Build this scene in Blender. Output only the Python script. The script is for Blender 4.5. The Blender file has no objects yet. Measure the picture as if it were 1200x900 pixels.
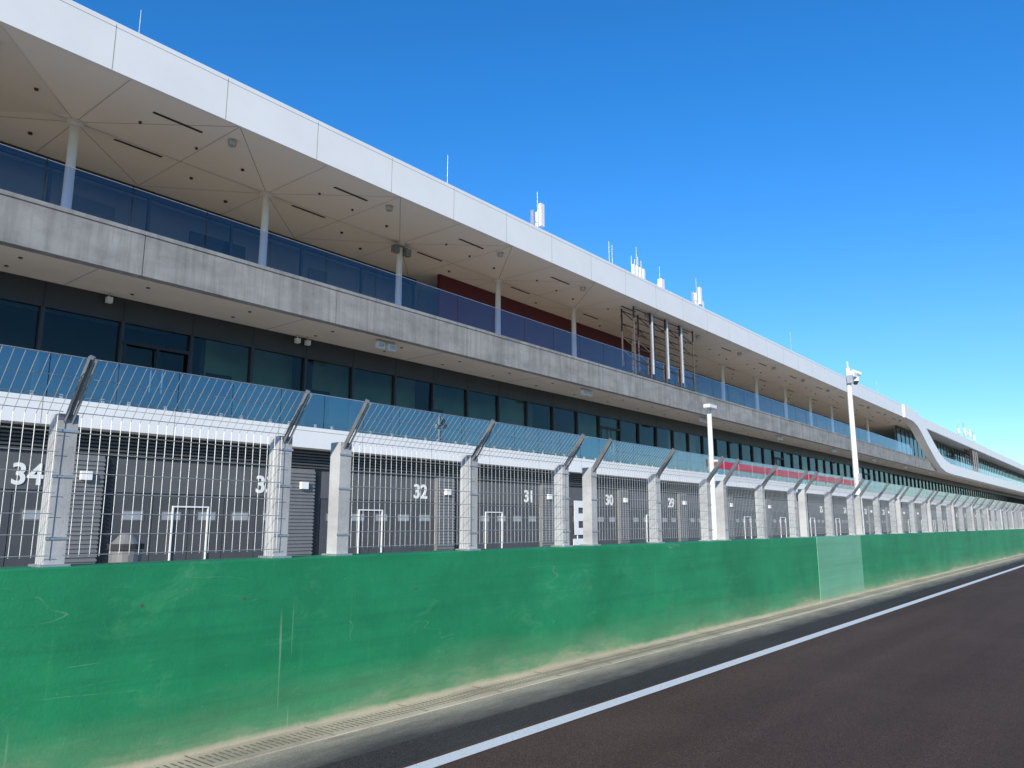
import bpy, math, random
from mathutils import Vector, Matrix
random.seed(4)
S=bpy.context.scene
COL=S.collection
# ---------------------------------------------------------------- materials
def newmat(name):
    m=bpy.data.materials.new(name); m.use_nodes=True
    nt=m.node_tree; b=nt.nodes["Principled BSDF"]
    return m,nt,b
def N(nt,t,**k):
    n=nt.nodes.new(t)
    for a,v in k.items(): setattr(n,a,v)
    return n
def ramp(nt,src,stops):
    r=N(nt,'ShaderNodeValToRGB'); e=r.color_ramp.elements
    while len(e)<len(stops): e.new(0.5)
    for i,(p,c) in enumerate(stops):
        e[i].position=p; e[i].color=(c[0],c[1],c[2],1) if not isinstance(c,(int,float)) else (c,c,c,1)
    nt.links.new(src,r.inputs[0]); return r.outputs[0]
def noise(nt,vec,scale,detail=4,rough=0.55,dist=0):
    n=N(nt,'ShaderNodeTexNoise'); n.inputs['Scale'].default_value=scale
    n.inputs['Detail'].default_value=detail; n.inputs['Roughness'].default_value=rough
    n.inputs['Distortion'].default_value=dist
    nt.links.new(vec,n.inputs['Vector']); return n.outputs['Fac']
def pos(nt,scale=(1,1,1),rot=(0,0,0)):
    g=N(nt,'ShaderNodeNewGeometry'); m=N(nt,'ShaderNodeMapping')
    m.inputs['Scale'].default_value=scale; m.inputs['Rotation'].default_value=rot
    nt.links.new(g.outputs['Position'],m.inputs['Vector']); return m.outputs['Vector']
def mix(nt,fac,a,b,mode='MIX'):
    n=N(nt,'ShaderNodeMix',data_type='RGBA',blend_type=mode)
    for s,v in ((0,fac),(6,a),(7,b)):
        if isinstance(v,(int,float)): n.inputs[s].default_value=v
        elif isinstance(v,tuple): n.inputs[s].default_value=(v[0],v[1],v[2],1)
        else: nt.links.new(v,n.inputs[s])
    return n.outputs[2]
def math_(nt,op,a,b=None):
    n=N(nt,'ShaderNodeMath',operation=op)
    for i,v in enumerate((a,b)):
        if v is None: continue
        if isinstance(v,(int,float)): n.inputs[i].default_value=v
        else: nt.links.new(v,n.inputs[i])
    return n.outputs[0]
def bump(nt,b,h,strength=0.2,dist=0.02):
    n=N(nt,'ShaderNodeBump'); n.inputs['Strength'].default_value=strength; n.inputs['Distance'].default_value=dist
    nt.links.new(h,n.inputs['Height']); nt.links.new(n.outputs[0],b.inputs['Normal'])
def simple(name,c,rough=0.6,metal=0,var=0.12,scale=1.5,bmp=0):
    m,nt,b=newmat(name); v=pos(nt)
    f=noise(nt,v,scale,5,0.6)
    lo=tuple(x*(1-var) for x in c); hi=tuple(min(1,x*(1+var)) for x in c)
    nt.links.new(ramp(nt,f,[(0.3,lo),(0.7,hi)]),b.inputs['Base Color'])
    b.inputs['Roughness'].default_value=rough; b.inputs['Metallic'].default_value=metal
    if bmp: bump(nt,b,noise(nt,v,60,3),bmp,0.01)
    return m
def glassmat(name,tint,ior=1.5,rcol=(1,1,1),boost=0.0):
    m,nt,b=newmat(name); nt.nodes.remove(b)
    out=nt.nodes["Material Output"]
    t=N(nt,'ShaderNodeBsdfTransparent'); t.inputs[0].default_value=(*tint,1)
    g=N(nt,'ShaderNodeBsdfGlossy'); g.inputs['Color'].default_value=(*rcol,1); g.inputs['Roughness'].default_value=0.02
    nz=noise(nt,pos(nt,(0.25,0.25,0.6)),1.0,2)
    bp=N(nt,'ShaderNodeBump'); bp.inputs['Strength'].default_value=0.12; bp.inputs['Distance'].default_value=0.12
    nt.links.new(nz,bp.inputs['Height']); nt.links.new(bp.outputs[0],g.inputs['Normal'])
    f=N(nt,'ShaderNodeFresnel'); f.inputs['IOR'].default_value=ior
    fac=math_(nt,'ADD',f.outputs[0],boost)
    mx=N(nt,'ShaderNodeMixShader'); nt.links.new(fac,mx.inputs[0]); nt.links.new(t.outputs[0],mx.inputs[1]); nt.links.new(g.outputs[0],mx.inputs[2])
    nt.links.new(mx.outputs[0],out.inputs[0]); return m

def green_mat(name,c1,c2,pale,dirt=1.0):
    m,nt,b=newmat(name); v=pos(nt)
    base=mix(nt,ramp(nt,noise(nt,v,0.8,7,0.68),[(0.32,0.0),(0.68,1.0)]),c1,c2)
    blot=ramp(nt,noise(nt,pos(nt,(0.7,0.7,1.6)),1.7,9,0.74,0.6),[(0.56,0.0),(0.8,0.45)])
    base=mix(nt,blot,base,pale)
    pl=ramp(nt,noise(nt,pos(nt,(0.12,0.12,3.6)),1.6,5,0.65),[(0.48,0.0),(0.72,0.4)])
    base=mix(nt,pl,base,tuple(x*0.6 for x in c1))
    runs=ramp(nt,noise(nt,pos(nt,(9,9,0.4)),1.6,5,0.6),[(0.62,0.0),(0.8,0.22)])
    base=mix(nt,runs,base,pale)
    dr=ramp(nt,noise(nt,pos(nt,(16,16,0.5)),1.0,2,0.5),[(0.715,0.0),(0.74,0.5)])
    dg=ramp(nt,noise(nt,pos(nt,(0.8,0.8,0.8)),1.3,2),[(0.5,0.0),(0.6,1.0)])
    base=mix(nt,math_(nt,'MULTIPLY',dr,dg),base,(0.30,0.42,0.28))
    # straight-ish scrape marks, running mostly along the wall
    for rot,sc_,th in ((0.25,1.0,0.0022),(-0.5,1.4,0.002)):
        sc=noise(nt,pos(nt,(0.5,0.5,2.4),(0,rot,0)),sc_,2,0.4,0.2)
        d=math_(nt,'ABSOLUTE',math_(nt,'SUBTRACT',sc,0.5))
        line=ramp(nt,d,[(0.0,1.0),(th,0.0)])
        gate=ramp(nt,noise(nt,pos(nt,(1,1,1),(0,0,rot)),1.8,5,.7),[(0.56,0.0),(0.68,0.4)])
        base=mix(nt,math_(nt,'MULTIPLY',line,gate),base,(0.35,0.43,0.33))
    ch=ramp(nt,noise(nt,v,24,4,0.65),[(0.66,0.0),(0.70,0.8)])
    base=mix(nt,math_(nt,'MULTIPLY',ch,blot),base,(0.5,0.5,0.42))
    sp=ramp(nt,noise(nt,v,55,2,0.5),[(0.745,0.0),(0.76,0.6)])
    base=mix(nt,sp,base,(0.45,0.47,0.38))
    sx=N(nt,'ShaderNodeSeparateXYZ'); nt.links.new(v,sx.inputs[0])
    z=sx.outputs['Z']
    zz=math_(nt,'ADD',z,math_(nt,'MULTIPLY',math_(nt,'SUBTRACT',noise(nt,pos(nt,(0.45,0.45,1.6)),1.1,9,0.76),0.5),0.8))
    dust=ramp(nt,zz,[(0.0,0.72),(0.05,0.42),(0.16,0.16),(0.45,0.0)])
    dust=math_(nt,'MULTIPLY',dust,dirt)
    base=mix(nt,dust,base,(0.42,0.42,0.26))
    foot=ramp(nt,math_(nt,'ADD',z,math_(nt,'MULTIPLY',noise(nt,v,5,4,0.7),0.06)),[(0.045,0.9),(0.085,0.0)])
    base=mix(nt,foot,base,(0.52,0.45,0.32))
    nt.links.new(base,b.inputs['Base Color'])
    b.inputs['Roughness'].default_value=0.55
    h=math_(nt,'ADD',noise(nt,v,3,6,0.6),math_(nt,'MULTIPLY',noise(nt,v,45,3),0.25))
    bump(nt,b,h,0.35,0.02)
    return m
M={}
M['green']=green_mat('green_painted_concrete',(0.010,0.20,0.075),(0.018,0.30,0.115),(0.14,0.43,0.22))
M['palegreen']=green_mat('pale_green_paint',(0.13,0.38,0.22),(0.16,0.44,0.27),(0.3,0.5,0.36),.6)
def concrete(name,c,streak=True,st=0.35):
    m,nt,b=newmat(name); v=pos(nt)
    f=noise(nt,pos(nt,(0.5,0.5,1)),1.4,8,0.65)
    base=ramp(nt,f,[(0.28,tuple(x*0.62 for x in c)),(0.5,c),(0.75,tuple(x*1.3 for x in c))])
    if streak:
        s=ramp(nt,noise(nt,pos(nt,(3.5,3.5,0.25)),1.5,6,0.65),[(0.42,0.0),(0.75,st)])
        base=mix(nt,s,base,tuple(x*0.4 for x in c))
    base=mix(nt,ramp(nt,noise(nt,v,26,3),[(0.62,0.0),(0.72,0.3)]),base,tuple(x*0.55 for x in c))
    nt.links.new(base,b.inputs['Base Color']); b.inputs['Roughness'].default_value=0.85
    bump(nt,b,noise(nt,v,30,4),0.25,0.01); return m
M['conc']=concrete('fair_faced_concrete',(0.31,0.30,0.285),True,0.6)
M['post']=concrete('post_concrete',(0.47,0.47,0.46),True,0.25)
M['white']=simple('white_panel',(0.82,0.81,0.79),0.45,0,0.03,0.6)
M['ceil']=simple('ceiling_panel',(0.86,0.81,0.74),0.5,0,0.035,0.25)
M['soffit']=simple('soffit_render',(0.78,0.66,0.52),0.75,0,0.07,0.5)
M['joint']=simple('joint_dark',(0.10,0.095,0.09),0.8)
M['slot']=simple('drain_slot',(0.22,0.19,0.14),0.9)
M['jointl']=simple('joint_grey',(0.36,0.35,0.33),0.8)
M['black']=simple('black_metal',(0.02,0.02,0.022),0.5)
M['dark']=simple('anthracite_metal',(0.035,0.038,0.042),0.45)
M['garage']=simple('garage_grey',(0.11,0.11,0.113),0.5,0,0.1)
M['garage2']=simple('garage_door_grey',(0.075,0.076,0.080),0.45,0,0.1)
M['rib']=simple('ribbed_grey',(0.19,0.19,0.19),0.5,0,0.08)
M['paint']=simple('white_paint',(0.80,0.80,0.78),0.5,0,0.05,8)
M['steel']=simple('galvanised_steel',(0.50,0.51,0.53),0.4,0.6,0.14,9)
M['arm']=simple('dull_galvanised_arm',(0.27,0.28,0.29),0.5,0.4,0.2,9)
M['wire']=simple('galvanised_wire',(0.46,0.47,0.47),0.45,0.4,0.15,9)
M['rust']=simple('brown_steel',(0.07,0.055,0.05),0.6,0.2,0.3,5)
M['red']=simple('dark_red_wall',(0.10,0.005,0.018),0.5,0,0.15)
M['redb']=simple('red_banner_cloth',(0.5,0.02,0.06),0.6,0,0.15,3)
M['inter']=simple('interior_wall',(0.36,0.50,0.38),0.8,0,0.25,0.35)
M['interw']=simple('interior_wall_grey',(0.50,0.49,0.47),0.8,0,0.2,0.4)
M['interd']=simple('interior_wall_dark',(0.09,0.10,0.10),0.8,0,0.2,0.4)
M['interf']=simple('interior_floor',(0.30,0.30,0.29),0.5)
M['rubber']=simple('rubber',(0.03,0.03,0.03),0.8)
M['bin']=simple('bin_grey',(0.22,0.21,0.2),0.6,0.2)
M['bal']=glassmat('balustrade_glass',(0.70,0.76,0.90),1.6,(0.9,0.95,1),0.03)
M['bal2']=glassmat('terrace_glass',(0.32,0.62,0.78),1.7,(0.75,0.95,1),0.20)  # blue tint puts the sky's reflection into the glass colour
M['win']=glassmat('window_glass',(0.60,0.70,0.64),1.5,(0.70,0.82,0.80),0.0)
M['winu']=glassmat('upper_window_glass',(0.80,0.84,0.84),1.45,(0.8,0.85,0.85),0.0)
M['winb']=simple('small_window',(0.30,0.33,0.36),0.15,0,0.1)
m,nt,b=newmat('lit_downlight'); b.inputs['Base Color'].default_value=(.9,.9,.85,1)
b.inputs['Emission Color'].default_value=(1,.96,.85,1); b.inputs['Emission Strength'].default_value=6.0; M['lit']=m
m,nt,b=newmat('perforated_panel'); v=pos(nt,(22,22,1))
vo=N(nt,'ShaderNodeTexVoronoi'); vo.inputs['Randomness'].default_value=0.0; vo.inputs['Scale'].default_value=1
nt.links.new(v,vo.inputs['Vector'])
nt.links.new(ramp(nt,vo.outputs['Distance'],[(0.27,(0.26,0.25,0.24)),(0.32,(0.76,0.71,0.64))]),b.inputs['Base Color']); M['perf']=m
def asphalt(name,c,c2):
    m,nt,b=newmat(name); v=pos(nt)
    big=noise(nt,pos(nt,(0.12,0.9,1)),1.0,6,0.6)
    base=ramp(nt,big,[(0.3,c),(0.7,c2)])
    g=noise(nt,v,110,2,0.75)
    base=mix(nt,1.0,base,ramp(nt,g,[(0.3,(0.35,0.35,0.35)),(0.5,(0.95,0.95,0.95)),(0.72,(2.3,2.2,2.1))]),'MULTIPLY')
    g2=ramp(nt,noise(nt,v,48,3,0.6),[(0.62,0.0),(0.68,0.4)])
    base=mix(nt,g2,base,(0.17,0.135,0.115))
    tr=ramp(nt,noise(nt,pos(nt,(0.02,1.6,1)),1.0,3,0.5),[(0.42,0.0),(0.66,0.4)])
    base=mix(nt,tr,base,tuple(x*0.65 for x in c))
    pt=ramp(nt,noise(nt,pos(nt,(0.5,0.5,1)),0.8,5,0.6),[(0.5,0.0),(0.75,0.3)])
    base=mix(nt,pt,base,tuple(x*1.5 for x in c2))
    nt.links.new(base,b.inputs['Base Color']); b.inputs['Roughness'].default_value=0.9
    b.inputs['Specular IOR Level'].default_value=0.12
    bump(nt,b,g,0.5,0.006); return m
M['track']=asphalt('track_asphalt',(0.090,0.058,0.041),(0.122,0.080,0.057))
M['strip']=asphalt('verge_asphalt',(0.058,0.052,0.046),(0.085,0.076,0.066))
M['gutter']=concrete('gutter_concrete',(0.64,0.53,0.37),False)
m,nt,b=newmat('dusty_edge'); v=pos(nt)
sx=N(nt,'ShaderNodeSeparateXYZ'); nt.links.new(v,sx.inputs[0])
yy=math_(nt,'ADD',sx.outputs['Y'],math_(nt,'MULTIPLY',math_(nt,'SUBTRACT',noise(nt,pos(nt,(0.5,2,1)),1.6,9,0.75),0.5),0.8))
fac=ramp(nt,math_(nt,'SUBTRACT',yy,4.3),[(0.2,0.0),(0.45,0.4),(0.72,0.95)])
g=noise(nt,v,120,2,0.7)
ba=mix(nt,fac,(0.07,0.062,0.053),(0.50,0.42,0.30))
ba=mix(nt,1.0,ba,ramp(nt,g,[(0.3,(0.6,0.6,0.6)),(0.7,(1.35,1.35,1.35))]),'MULTIPLY')
ba=mix(nt,ramp(nt,noise(nt,pos(nt,(1.2,3,1)),1.5,8,0.7),[(0.53,0.0),(0.68,0.5)]),ba,(0.12,0.105,0.085))
nt.links.new(ba,b.inputs['Base Color']); b.inputs['Roughness'].default_value=0.9; bump(nt,b,g,0.4,0.006); M['dusty']=m
M['pit']=concrete('pit_lane_bounce_concrete',(0.50,0.47,0.42),False)  # lane hidden behind the wall; pale tone chosen to bounce light onto ceilings
m,nt,b=newmat('line_paint'); v=pos(nt)
f=ramp(nt,noise(nt,v,35,5,0.7),[(0.30,0.7),(0.45,0.0)])
nt.links.new(mix(nt,f,(0.88,0.85,0.78),(0.2,0.18,0.16)),b.inputs['Base Color']); b.inputs['Roughness'].default_value=0.6; M['line']=m
m,nt,b=newmat('grass_ground'); v=pos(nt)
nt.links.new(ramp(nt,noise(nt,v,0.6,8,0.7),[(0.3,(0.05,0.08,0.025)),(0.7,(0.13,0.14,0.06))]),b.inputs['Base Color']); b.inputs['Roughness'].default_value=0.95; M['grass']=m

# ---------------------------------------------------------------- mesh builder
class MB:
    def __init__(s): s.v=[];s.f=[];s.m=[];s.names=[]
    def mi(s,k):
        if k not in s.names: s.names.append(k)
        return s.names.index(k)
    def box(s,x0,x1,y0,y1,z0,z1,k):
        i=len(s.v)
        s.v+=[(x0,y0,z0),(x1,y0,z0),(x1,y1,z0),(x0,y1,z0),(x0,y0,z1),(x1,y0,z1),(x1,y1,z1),(x0,y1,z1)]
        for q in ((0,3,2,1),(4,5,6,7),(0,1,5,4),(1,2,6,5),(2,3,7,6),(3,0,4,7)):
            s.f.append([i+a for a in q]); s.m.append(s.mi(k))
    def quad(s,pts,k):
        i=len(s.v); s.v+=[tuple(p) for p in pts]; s.f.append(list(range(i,i+len(pts)))); s.m.append(s.mi(k))
    def tube(s,p,q,r,k,n=8,r2=None,caps=True):
        p=Vector(p);q=Vector(q);d=(q-p).normalized()
        u=d.orthogonal().normalized(); w=d.cross(u); r2=r if r2 is None else r2
        i=len(s.v)
        for c,rr in ((p,r),(q,r2)):
            for a in range(n):
                t=2*math.pi*(a+.5)/n; s.v.append(tuple(c+u*math.cos(t)*rr+w*math.sin(t)*rr))
        for a in range(n):
            s.f.append([i+a,i+(a+1)%n,i+n+(a+1)%n,i+n+a]); s.m.append(s.mi(k))
        if caps:
            s.f.append([i+a for a in range(n)][::-1]); s.m.append(s.mi(k))
            s.f.append([i+n+a for a in range(n)]); s.m.append(s.mi(k))
    def prism(s,prof,y0,y1,k):
        n=len(prof); i=len(s.v)
        for y in (y0,y1):
            for x,z in prof: s.v.append((x,y,z))
        for a in range(n):
            s.f.append([i+a,i+(a+1)%n,i+n+(a+1)%n,i+n+a]); s.m.append(s.mi(k))
        s.f.append([i+a for a in range(n)]); s.m.append(s.mi(k))
        s.f.append([i+n+a for a in range(n)][::-1]); s.m.append(s.mi(k))
    def mesh(s,name,smooth=False):
        me=bpy.data.meshes.new(name); me.from_pydata(s.v,[],s.f)
        for k in s.names: me.materials.append(M[k])
        me.polygons.foreach_set('material_index',s.m)
        if smooth: me.polygons.foreach_set('use_smooth',[True]*len(s.f))
        me.update(); return me
    def obj(s,name,parent=None,bevel=0,smooth=False):
        o=bpy.data.objects.new(name,s.mesh(name)); COL.objects.link(o)
        if parent: o.parent=parent
        if bevel:
            b=o.modifiers.new('b','BEVEL'); b.width=bevel; b.segments=2; b.limit_method='ANGLE'
        return o
def empty(name,loc=(0,0,0)):
    e=bpy.data.objects.new(name,None); e.location=loc; COL.objects.link(e); e.empty_display_size=.3; return e

# ---------------------------------------------------------------- ground
def sheet(name,x0,x1,y0,y1,z,k):
    b=MB(); b.quad([(x0,y0,z),(x1,y0,z),(x1,y1,z),(x0,y1,z)],k); return b.obj(name)
sheet('ground',-1500,2500,-1500,1500,-0.012,'grass')
sheet('race_track',-60,400,-9,4.1,-0.006,'track')
sheet('track_verge',-60,400,4.1,4.5,-0.005,'strip')
sheet('dusty_verge',-60,400,4.5,5.02,-0.004,'dusty')
sheet('pit_lane',-60,400,5.75,60,-0.004,'pit')
b=MB()
b.quad([(-20,3.88,0.0),(400,3.88,0.0),(400,4.03,0.0),(-20,4.03,0.0)],'line'); b.obj('track_edge_line')
b=MB()
b.box(-20,400,5.02,5.40,-0.1,0.004,'gutter')
for i in range(1900):
    x=-6+i*0.05
    b.quad([(x,5.10,0.008),(x+.014,5.10,0.008),(x+.014,5.20,0.008),(x,5.20,0.008)],'slot')
    b.quad([(x,5.225,0.008),(x+.014,5.225,0.008),(x+.014,5.30,0.008),(x,5.30,0.008)],'slot')
for i in range(100):
    x=-6+i; b.quad([(x,5.02,0.0085),(x+.012,5.02,0.0085),(x+.012,5.4,0.0085),(x,5.4,0.0085)],'slot')
b.obj('drainage_channel')

# ---------------------------------------------------------------- pit wall
WT=1.33
wall=empty('pit_wall')
def wallseg(x0,x1,k,nm):
    b=MB(); b.box(x0,x1,5.40,5.74,-0.05,WT,k); b.obj(nm,wall,0.012)
wallseg(-16,16.697,'green','wall_segment')
b=MB(); b.box(16.7,19.897,5.395,5.745,-0.05,WT+.003,'palegreen'); b.obj('repainted_segment',wall,.006)
wallseg(19.9,240,'green','wall_segment')
b=MB()
for (x,z) in [(1.3,1.02),(2.62,1.05),(3.4,1.04),(5.2,1.0),(7.0,1.03),(9.6,1.0),(1.75,0.5)]:
    b.tube((x,5.3985,z),(x,5.42,z),0.012,'joint',10)
b.obj('anchor_hole',wall)

# ---------------------------------------------------------------- safety fence
fence=empty('debris_fence')
YP=5.56
def fence_group():
    b=MB(); top=2.32
    for px in (0,1.71,3.40):
        b.box(px-.062,px+.062,YP-.07,YP+.07,WT-.002,top,'post')
        b.box(px-.09,px+.09,YP-.10,YP+.10,WT-.001,WT+.015,'steel')
        p=Vector((px,YP-.03,top-.10)); q=Vector((px,YP-.36,2.655))
        for ox in (-.024,.024):
            b.tube(p+Vector((ox,0,0)),q+Vector((ox,0,0)),0.012,'arm',4)
        b.tube(p+Vector((0,.02,.02)),q+Vector((0,.02,.02)),0.024,'arm',4)
        for zz in (1.5,1.9,2.2): b.box(px-.07,px+.07,YP-.078,YP-.071,zz,zz+.018,'steel')
    return b.mesh('fence_post_set')
def mesh_panels(pitch,hp,r,sd_):
    rr=random.Random(sd_)
    b=MB(); Y=5.465
    for s in (0.07,1.78):
        L=1.56
        n=int(L/pitch)
        dy=rr.uniform(-.012,.012); dz=rr.uniform(-.012,.012)
        for i in range(n+1):
            x=s+i*L/n; j=rr.uniform(-.003,.003)
            b.tube((x+j,Y,WT+.06),(x,Y+dy,2.30+dz),r,'wire',4,caps=False)
            b.tube((x,Y+dy,2.30+dz),(x+j,Y-.31,2.64),r,'wire',4,caps=False)
        m_=int(0.93/hp)
        for i in range(m_+1):
            z=WT+.07+i*0.93/m_
            b.tube((s-.03,Y-.005,z),(s+L+.03,Y-.005,z+dz*.3),r*1.1,'wire',4,caps=False)
        for t in (.33,.66,1.0):
            b.tube((s-.03,Y-.31*t,2.30+.34*t+.006),(s+L+.03,Y-.31*t,2.30+.34*t+.006),r*1.15,'wire',4,caps=False)
    return b.mesh('mesh_panels')
pm=fence_group(); pans=[mesh_panels(0.065,0.13,0.0024,k) for k in range(4)]
for i in range(-3,56):
    X=4.39+4.03*i
    for me,nm in ((pm,'fence_posts'),(pans[i%4],'wire_mesh')):
        o=bpy.data.objects.new(nm,me); o.location=(X,0,0); o.parent=fence; COL.objects.link(o)

# ---------------------------------------------------------------- building
B=empty('pit_building')
X0,X1,XE=-22,93,236
colx=[7.52+6*i for i in range(-4,14)]
colx2=[7.52+6*i for i in range(15,38)]
ZB=8.86
b=MB()
b.box(X0,X1,18.28,27.5,12.47,13.62,'ceil')
b.box(X0,X1,18.20,18.28,12.42,13.70,'white')
b.box(X0,X1,18.28,18.75,13.62,13.68,'white')
b.box(X1,XE,18.78,27.5,12.5,13.5,'ceil')
b.box(X1,XE,18.70,18.78,12.55,13.66,'white')
b.obj('roof_slab',B)
b=MB()
x=X0+2.0
while x<XE:
    y=18.197 if x<X1 else 18.697
    b.box(x,x+.018,y,y+.01,12.56 if x>X1 else 12.43,13.64,'jointl'); x+=3.0
b.box(X0,X1,18.197,18.207,13.56,13.575,'jointl')
b.obj('fascia_joints',B)
b=MB(); zc=12.466
def strip(p,q,w,k,z=zc):
    p=Vector((p[0],p[1],z));q=Vector((q[0],q[1],z)); d=(q-p).normalized(); n=Vector((-d.y,d.x,0))*w/2
    b.quad([p+n,q+n,q-n,p-n],k)
for cx in colx:
    for sgn in (-1,1):
        strip((cx,21.6),(cx+3*sgn,18.32),.022,'jointl')
        strip((cx,21.6),(cx+3*sgn,24.3),.022,'jointl',zc-.001)
    strip((cx+3,18.32),(cx+3,24.3),.018,'jointl',zc-.002)
    strip((cx,18.32),(cx,26),.018,'jointl',zc-.003)
    b.box(cx+1.1,cx+2.5,19.38,19.47,zc-.012,zc-.004,'black')
    b.box(cx+1.1,cx+2.5,21.70,21.79,zc-.012,zc-.004,'black')
    for (dx,yy,r) in ((4.4,20.6,.05),(3.6,22.4,.05),(.9,20.2,.04),(5.2,23.2,.06),(2.6,20.4,.04)):
        q=cx+dx+.3*random.random()
        b.tube((q,yy,zc-.05),(q,yy,zc-.004),r,'dark',12)
    b.tube((cx+3.3,19.2,zc-.16),(cx+3.3,19.2,zc-.004),.11,'steel',14,.13)
strip((X0,21.6),(X1,21.6),.018,'jointl',zc-.0045)
for cx in colx[:5]:
    z=zc-.0052
    b.quad([(cx-2.8,18.42,z),(cx-.3,21.3,z),(cx-2.8,23.9,z)][::-1],'perf')
b.obj('ceiling_fittings',B)
b=MB()
for cx in colx+colx2:
    b.tube((cx,21.6,ZB),(cx,21.6,12.47),.135,'white',20,.115)
    b.tube((cx,21.6,12.36),(cx,21.6,12.465),.2,'white',20,.22)
    b.tube((cx,21.6,ZB),(cx,21.6,ZB+.05),.22,'steel',16)
b.obj('columns',B)
b=MB()
for s in (-.3,.3):
    cx=colx[6]
    b.box(cx+s-.14,cx+s+.14,21.4,21.6,12.0,12.28,'arm')
b.box(cx-.35,cx+.35,21.46,21.54,12.28,12.33,'arm')
b.obj('column_cctv',B)  # boxes and bar stand for the CCTV on this column top
b=MB()
b.box(X0,103,19.05,27.5,7.72,ZB-.02,'soffit')
x=7.52+0.9-30
while x<103:
    xe=min(x+6,103); b.box(max(x,X0)+.012,xe-.012,18.77,19.049,7.70,ZB-.1,'conc'); x+=6
b.box(X0,103,18.74,19.06,ZB-.099,ZB,'conc')
b.box(103,XE,18.9,27.5,7.72,ZB-.02,'soffit')
b.obj('upper_slab',B,0)
b=MB()
for cx in colx+colx2:
    b.box(cx-.012,cx+.012,19.06,21.14,7.714,7.7195,'jointl')
    for yy in (19.7,20.6):
        for dx in (1.5,4.5):
            b.tube((cx+dx,yy,7.70),(cx+dx,yy,7.719),.05,'dark',12)
for i in range(12):
    x=17+i*12.2
    for s in (-.25,.25):
        b.box(x+s-.16,x+s+.16,19.3,19.42,7.42,7.62,'white')
        b.box(x+s-.13,x+s+.13,19.296,19.3,7.45,7.59,'steel')
    b.box(x-.4,x+.4,19.34,19.40,7.62,7.70,'steel')
for x in (8.6,14.6,15.0):
    b.box(x-.07,x+.07,20.9,21.05,7.45,7.60,'white'); b.tube((x,21.0,7.6),(x,21.0,7.71),.02,'steel',6)
b.obj('soffit_fittings',B)
cl=[(86,13.06,.67),(89.5,13.0,.68),(91.5,12.75,.75),(93.2,12.2,.85),(96,11.1,.95),(99.5,9.75,.95),(102,8.95,.85),(104.5,8.5,.72),(108,8.28,.62),(XE,8.25,.60)]
prof=[(x,z+h) for x,z,h in cl]+[(x,z-h) for x,z,h in cl][::-1]
b=MB(); b.prism(prof,18.04,18.9,'white'); b.obj('fascia_ribbon',B)
b=MB(); g=MB()
x=X0+.1
while x<XE-2:
    y=18.96 if x<103 else 19.0
    if not(93<x+1<104):
        g.quad([(x+.012,y,ZB-.01),(x+1.985,y,ZB-.01),(x+1.985,y,9.97),(x+.012,y,9.97)],'bal')
        b.box(x+.012,x+1.985,y-.008,y+.008,9.971,9.983,'steel')
        b.box(x+.0,x+2,y-.03,y-.012,ZB+.002,ZB+.05,'steel')
    x+=2
b.obj('upper_balustrade_rail',B); g.obj('upper_balustrade_glass',B)
b=MB(); g=MB()
b.box(23.2,42,23.0,23.15,ZB-.03,12.47,'red')
def glazed(y,xa,xb,z0,z1,step,mull=.07,trans=None,gm='win'):
    g.quad([(xa,y+.05,z0),(xb,y+.05,z0),(xb,y+.05,z1),(xa,y+.05,z1)],gm)
    x=xa
    while x<=xb+.01:
        b.box(x-mull/2,x+mull/2,y,y+.12,z0,z1,'dark'); x+=step
    b.box(xa,xb,y-.01,y+.11,z0-.001,z0+.1,'dark'); b.box(xa,xb,y-.01,y+.11,z1-.25,z1-.001,'dark')
    if trans: b.box(xa,xb,y-.005,y+.1,trans,trans+.07,'dark')
glazed(24.4,X0,23.1,ZB-.02,12.46,3.0,.08,11.0,'winu')
glazed(24.4,42.1,X1,ZB-.02,12.46,3.0,.08,11.0,'winu')
glazed(20.6,X1+.5,XE,ZB-.02,12.49,2.0)
b.box(X0,X1,25.4,25.5,ZB-.02,12.46,'interw')
b.box(X0,XE,27.2,27.4,0,12.46,'inter')
for xx in (8.7,12.9,14.2,18.0,21,45,52,61,70):
    b.box(xx,xx+random.choice([.9,1.6,2.2]),25.3,25.39,9.3,random.choice([11.3,11.9]),random.choice(['interf','dark','interd']))
b.obj('upper_glazing_frames',B); g.obj('upper_glazing',B)
# first-floor glazing
b=MB(); g=MB(); YG=21.2
b.box(X0,XE,YG-.03,YG+.12,7.05,7.718,'dark')
g.quad([(X0,YG+.05,4.38),(XE,YG+.05,4.38),(XE,YG+.05,7.05),(X0,YG+.05,7.05)],'win')
x=7.1-28
while x<XE:
    b.box(x-.045,x+.045,YG-.06,YG+.1,4.37,7.05,'dark')
    b.box(x-.02,x+.02,YG-.034,YG-.03,7.05,7.7,'black')
    x+=2
b.box(X0,XE,YG-.045,YG+.09,4.365,4.5,'dark')
for dx in (9.1,33.1,57.1,81.1):
    b.box(dx,dx+2,YG-.08,YG-.061,6.45,6.55,'black'); b.box(dx+.97,dx+1.03,YG-.08,YG-.061,4.4,6.45,'black')
    for q in (.06,1.9): b.box(dx+q,dx+q+.06,YG-.08,YG-.061,4.4,6.45,'black')
    b.box(dx+.82,dx+.85,YG-.13,YG-.1,5.2,5.9,'steel'); b.box(dx+1.15,dx+1.18,YG-.13,YG-.1,5.2,5.9,'steel')
b.obj('first_floor_frames',B); g.obj('first_floor_glazing',B)
b=MB()
x=12.0
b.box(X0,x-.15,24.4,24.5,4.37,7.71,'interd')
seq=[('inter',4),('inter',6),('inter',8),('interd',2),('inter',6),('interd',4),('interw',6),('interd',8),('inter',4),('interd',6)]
i=0
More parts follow.
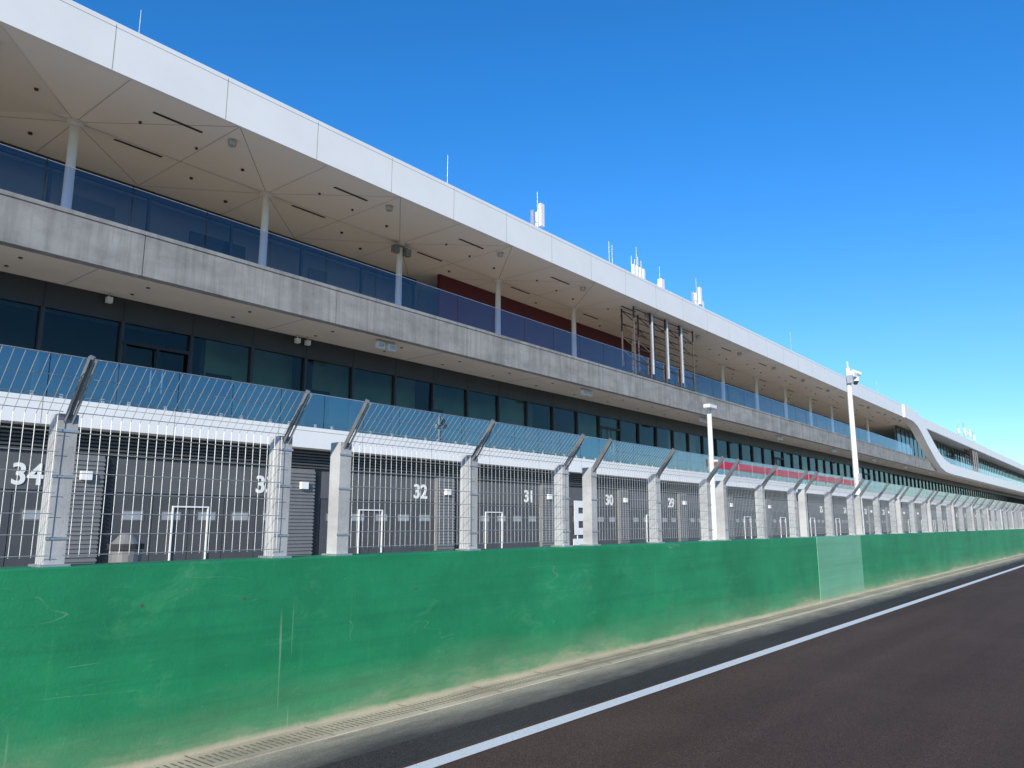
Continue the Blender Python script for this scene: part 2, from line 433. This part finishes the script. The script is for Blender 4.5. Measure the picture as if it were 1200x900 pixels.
while x<XE-8:
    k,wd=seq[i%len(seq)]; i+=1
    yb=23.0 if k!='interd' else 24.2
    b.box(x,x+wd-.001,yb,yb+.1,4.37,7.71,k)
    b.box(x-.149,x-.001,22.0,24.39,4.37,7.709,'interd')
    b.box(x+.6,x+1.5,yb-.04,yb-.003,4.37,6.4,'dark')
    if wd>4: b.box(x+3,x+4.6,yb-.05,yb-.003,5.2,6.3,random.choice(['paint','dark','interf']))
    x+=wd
b.box(X0,XE,21.4,24.39,4.362,4.368,'interf')
b.obj('interior_walls',B)
b=MB(); x=X0
while x<100:
    if random.random()<.7: b.tube((x,22.1,7.69),(x,22.1,7.715),.08,'lit',10)
    x+=2.3
b.obj('interior_downlights',B)
b=MB()
b.box(X0,XE,18.5,27.1,3.76,4.36,'white')
b.obj('terrace_slab',B)
b=MB(); x=X0+1.4
while x<XE: b.box(x,x+.015,18.497,18.51,3.77,4.35,'jointl'); x+=3
b.box(X0,XE,18.497,18.51,4.24,4.255,'jointl')
b.obj('terrace_joints',B)
b=MB(); g=MB(); x=X0
while x<XE:
    g.quad([(x+.01,18.6,4.37),(x+1.49,18.6,4.37),(x+1.49,18.6,5.36),(x+.01,18.6,5.36)],'bal2')
    b.box(x+.01,x+1.49,18.59,18.61,5.361,5.38,'steel')
    for q in (.3,1.2): b.box(x+q-.03,x+q+.03,18.57,18.63,4.361,4.47,'steel')
    x+=1.5
b.obj('terrace_balustrade_rail',B); g.obj('terrace_balustrade_glass',B)
b=MB(); b.box(40,69,18.54,18.56,4.72,5.15,'redb')
for i in range(15): b.tube((40+i*2.07,18.53,4.5),(40+i*2.07,18.53,5.25),.02,'steel',6)
b.obj('red_banner',B)
b=MB(); YF=19.1
b.box(X0,XE,YF,YF+.15,0,3.755,'garage')
b.box(X0,XE,27.11,27.19,0,3.75,'garage')
x=7.6-30
bays=[]
while x<XE-6:
    b.box(x-.42,x+.42,YF-.16,YF-.001,0,3.18,'rib')
    z=.05
    while z<3.1:
        b.box(x-.43,x+.43,YF-.19,YF-.161,z,z+.05,'rib'); z+=.10
    b.box(x+.44,x+.72,YF-.06,YF-.001,0,3.18,'black')
    z=3.22
    while z<3.72:
        b.box(x-.5,x+5.49,YF-.14,YF-.001,z,z+.045,'garage2'); z+=.085
    b.box(x+.74,x+5.56,YF-.05,YF-.001,2.35,3.17,'garage')
    a=x+.76; w=4.8/5
    for i in range(5):
        xa=a+i*w
        b.box(xa+.01,xa+w-.01,YF-.035,YF-.002,0.02,2.33,'garage2')
        b.box(xa+.2,xa+w-.2,YF-.045,YF-.036,1.66,1.94,'joint')
        b.box(xa+.24,xa+w-.24,YF-.050,YF-.046,1.70,1.90,'winb')
        b.box(xa+.1,xa+w-.1,YF-.040,YF-.0355,1.2,1.215,'joint')
        b.box(xa+.1,xa+w-.1,YF-.040,YF-.0355,.6,.615,'joint')
    dx=x+2.2
    for q in (dx,dx+.95): b.box(q,q+.035,YF-.09,YF-.052,0,2.05,'paint')
    b.box(dx+.035,dx+.95,YF-.09,YF-.052,2.015,2.05,'paint')
    b.box(x-.12,x+.12,YF-.30,YF-.192,2.6,2.8,'white')
    bays.append(x+6-1.15); x+=6
b.obj('garage_fronts',B)
def text(s,x,y,z,size,parent,name='number',ex=.01,off=.012):
    c=bpy.data.curves.new(name,'FONT'); c.body=s; c.size=size; c.extrude=ex; c.offset=off; c.align_x='CENTER'
    c.materials.append(M['paint'])
    o=bpy.data.objects.new(name,c); o.location=(x,y,z); o.rotation_euler=(math.pi/2,0,0); o.parent=parent; COL.objects.link(o); return o
for xx in bays:
    n=34-round((xx-6.45)/6)
    if 0<n<40: text('%d'%n,xx,YF-.065,2.46,.66,B,'bay_number')
text('E',27.95,YF-.10,1.2,1.95,B,'bay_letter',.01,.06)
b=MB(); b.box(27.45,28.4,YF-.11,YF-.09,.35,.98,'paint'); b.obj('bay_sign_plate',B)

def scaffold(x,y,z0,z1,L):
    e=empty('display_frame'); b=MB()
    n=4
    for j,yy in enumerate((y,y+.7)):
        for i in range(n+1):
            xx=x+L*i/n; b.tube((xx,yy,z0),(xx,yy,z1),.05,'rust',4)
        for i in range(6):
            zz=z0+.1+(z1-z0-.2)*i/5; b.tube((x,yy,zz),(x+L,yy,zz),.03,'rust',4)
    for i in range(n+1):
        xx=x+L*i/n
        for k in range(5):
            za=z0+.1+(z1-z0-.2)*k/5; zb=z0+.1+(z1-z0-.2)*(k+1)/5
            b.tube((xx,y,za),(xx,y+.7,zb),.025,'rust',4)
    for i in (1,2,3):
        b.tube((x+L*i/n,y-.12,z0+.3),(x+L*i/n,y-.12,z1-.1),.07,'steel',6)
    b.obj('frame_tubes',e)
scaffold(33.0,18.95,ZB+.01,12.44,6.6)
scaffold(130,19.05,ZB+.01,12.44,6.6)

def antenna(x,y,top,kind):
    e=empty('roof_antenna',(x,y,13.6)); b=MB(); h=top-13.6
    b.tube((0,0,0),(0,0,h),.025 if kind else .018,'steel',8,.012)
    b.box(-.15,.15,-.15,.15,0,.06,'steel')
    if kind==1:
        b.box(-.13,.13,-.3,-.15,h*.42,h*.78,'white'); b.box(-.2,-.1,.1,.25,h*.4,h*.7,'steel'); b.box(.1,.2,.05,.2,h*.45,h*.7,'white')
        b.tube((-.3,0,h*.5),(.3,0,h*.5),.02,'steel',6)
    if kind==2:
        for s in (-.55,-.2,.15,.5):
            b.tube((s,0,h*.3),(s,0,h*(.7+.2*random.random())),.02,'steel',6)
            b.box(s-.08,s+.08,-.2,-.07,h*(.3+.1*random.random()),h*.6,'white')
        b.tube((-.7,0,h*.4),(.7,0,h*.4),.03,'steel',6); b.tube((-.7,0,0),(-.6,0,h*.4),.02,'steel',6); b.tube((.7,0,0),(.6,0,h*.4),.02,'steel',6)
    if kind==3:
        b.box(-.18,.18,-.2,.05,h*.35,h*.68,'white'); b.box(-.05,.05,.1,.2,h*.35,h*.6,'steel')
    b.obj('antenna_parts',e,.01)
for x,t,k in [(8.3,15.6,0),(20.5,16.1,0),(26.4,16.6,1),(32.5,16.0,0),(32.8,15.9,0),(35.3,16.5,2),(37.9,16.1,3),(42.6,16.6,1),(43.0,15.9,3),(59,16.4,0),(76,16.2,0),(84,16.2,0),(128,16.6,2),(133,17.4,2),(137,16.8,1),(141,16.8,2),(160,16.4,0)]:
    antenna(x,20,t,k)

e=empty('lamp_post',(17.45,8,0)); b=MB()
b.tube((0,0,0),(0,0,4.35),.07,'white',14,.055); b.tube((0,0,0),(0,0,.25),.1,'steel',14)
b.tube((0,0,4.3),(-.05,-.1,4.42),.04,'white',8); b.box(-.34,.06,-.18,-.02,4.36,4.44,'white'); b.box(-.32,.0,-.17,-.03,4.345,4.36,'steel')
b.tube((0,0,3.1),(.12,-.1,3.1),.03,'white',8); b.obj('post_and_head',e)
e=empty('cctv_mast',(29.6,8,0)); b=MB()
b.tube((0,0,0),(0,0,2.6),.14,'white',18,.13); b.tube((0,0,2.6),(0,0,7.3),.10,'white',18,.085)
b.tube((0,0,7.3),(0,0,7.55),.03,'white',8)
b.tube((0,0,6.95),(.42,-.1,7.05),.04,'white',8)
b.box(.05,.45,-.2,-.02,6.98,7.18,'white'); b.tube((.5,-.1,7.02),(.5,-.1,6.86),.15,'white',16,.13)
b.tube((.5,-.1,6.86),(.5,-.1,6.74),.125,'dark',16,.05); b.box(-.22,-.1,-.2,.0,6.7,7.0,'steel'); b.box(-.1,.1,-.17,-.1,2.9,3.4,'steel')
b.tube((.25,-.1,7.2),(.62,-.25,7.15),.08,'white',12); b.obj('mast_and_cameras',e)
e=empty('waste_bin',(4.13,9,0)); b=MB()
b.tube((0,0,0),(0,0,1.30),.15,'bin',18,.17); b.tube((0,0,1.32),(0,0,1.38),.19,'rubber',18); b.tube((0,0,1.38),(0,0,1.50),.16,'bin',18,.06)
b.tube((0,0,1.0),(0,0,1.04),.185,'steel',18); b.obj('bin_body',e)

# ---------------------------------------------------------------- light
EL=math.radians(20); AZ=math.radians(26)
sd=Vector((-math.cos(AZ)*math.cos(EL),-math.sin(AZ)*math.cos(EL),math.sin(EL)))
w=bpy.data.worlds.new("World"); S.world=w; w.use_nodes=True; nt=w.node_tree
sky=nt.nodes.new('ShaderNodeTexSky'); sky.sky_type='NISHITA'; sky.sun_disc=False
sky.sun_elevation=EL; sky.sun_rotation=math.atan2(sd.x,sd.y)%(2*math.pi)
sky.air_density=1.0; sky.dust_density=0.1; sky.ozone_density=3.5
hs=nt.nodes.new('ShaderNodeHueSaturation'); hs.inputs['Saturation'].default_value=1.25; hs.inputs['Value'].default_value=1.5
nt.links.new(sky.outputs[0],hs.inputs['Color'])
tc=nt.nodes.new('ShaderNodeTexCoord'); sp=nt.nodes.new('ShaderNodeSeparateXYZ'); nt.links.new(tc.outputs['Generated'],sp.inputs[0])
gr=ramp(nt,sp.outputs['Z'],[(0.0,(0.56,0.63,0.74)),(0.22,(0.66,0.76,0.92)),(0.5,(0.52,0.82,0.98))])
nt.links.new(mix(nt,1.0,hs.outputs[0],gr,'MULTIPLY'),nt.nodes['Background'].inputs[0])
nt.nodes['Background'].inputs[1].default_value=0.15
L=bpy.data.lights.new('sun','SUN'); L.energy=5.0; L.angle=math.radians(.5); L.color=(1,.93,.80)
o=bpy.data.objects.new('sun',L); o.rotation_euler=sd.to_track_quat('Z','Y').to_euler(); COL.objects.link(o)
# ---------------------------------------------------------------- camera
c=bpy.data.cameras.new('camera'); c.lens=27; c.sensor_width=36; c.clip_end=5000; c.clip_start=.05
o=bpy.data.objects.new('camera',c); o.location=(0,0,1.6); o.rotation_euler=(math.radians(100.33),0,math.radians(39.16-90)); COL.objects.link(o)
S.camera=o
S.view_settings.view_transform='Standard'; S.view_settings.look='None'; S.view_settings.exposure=0
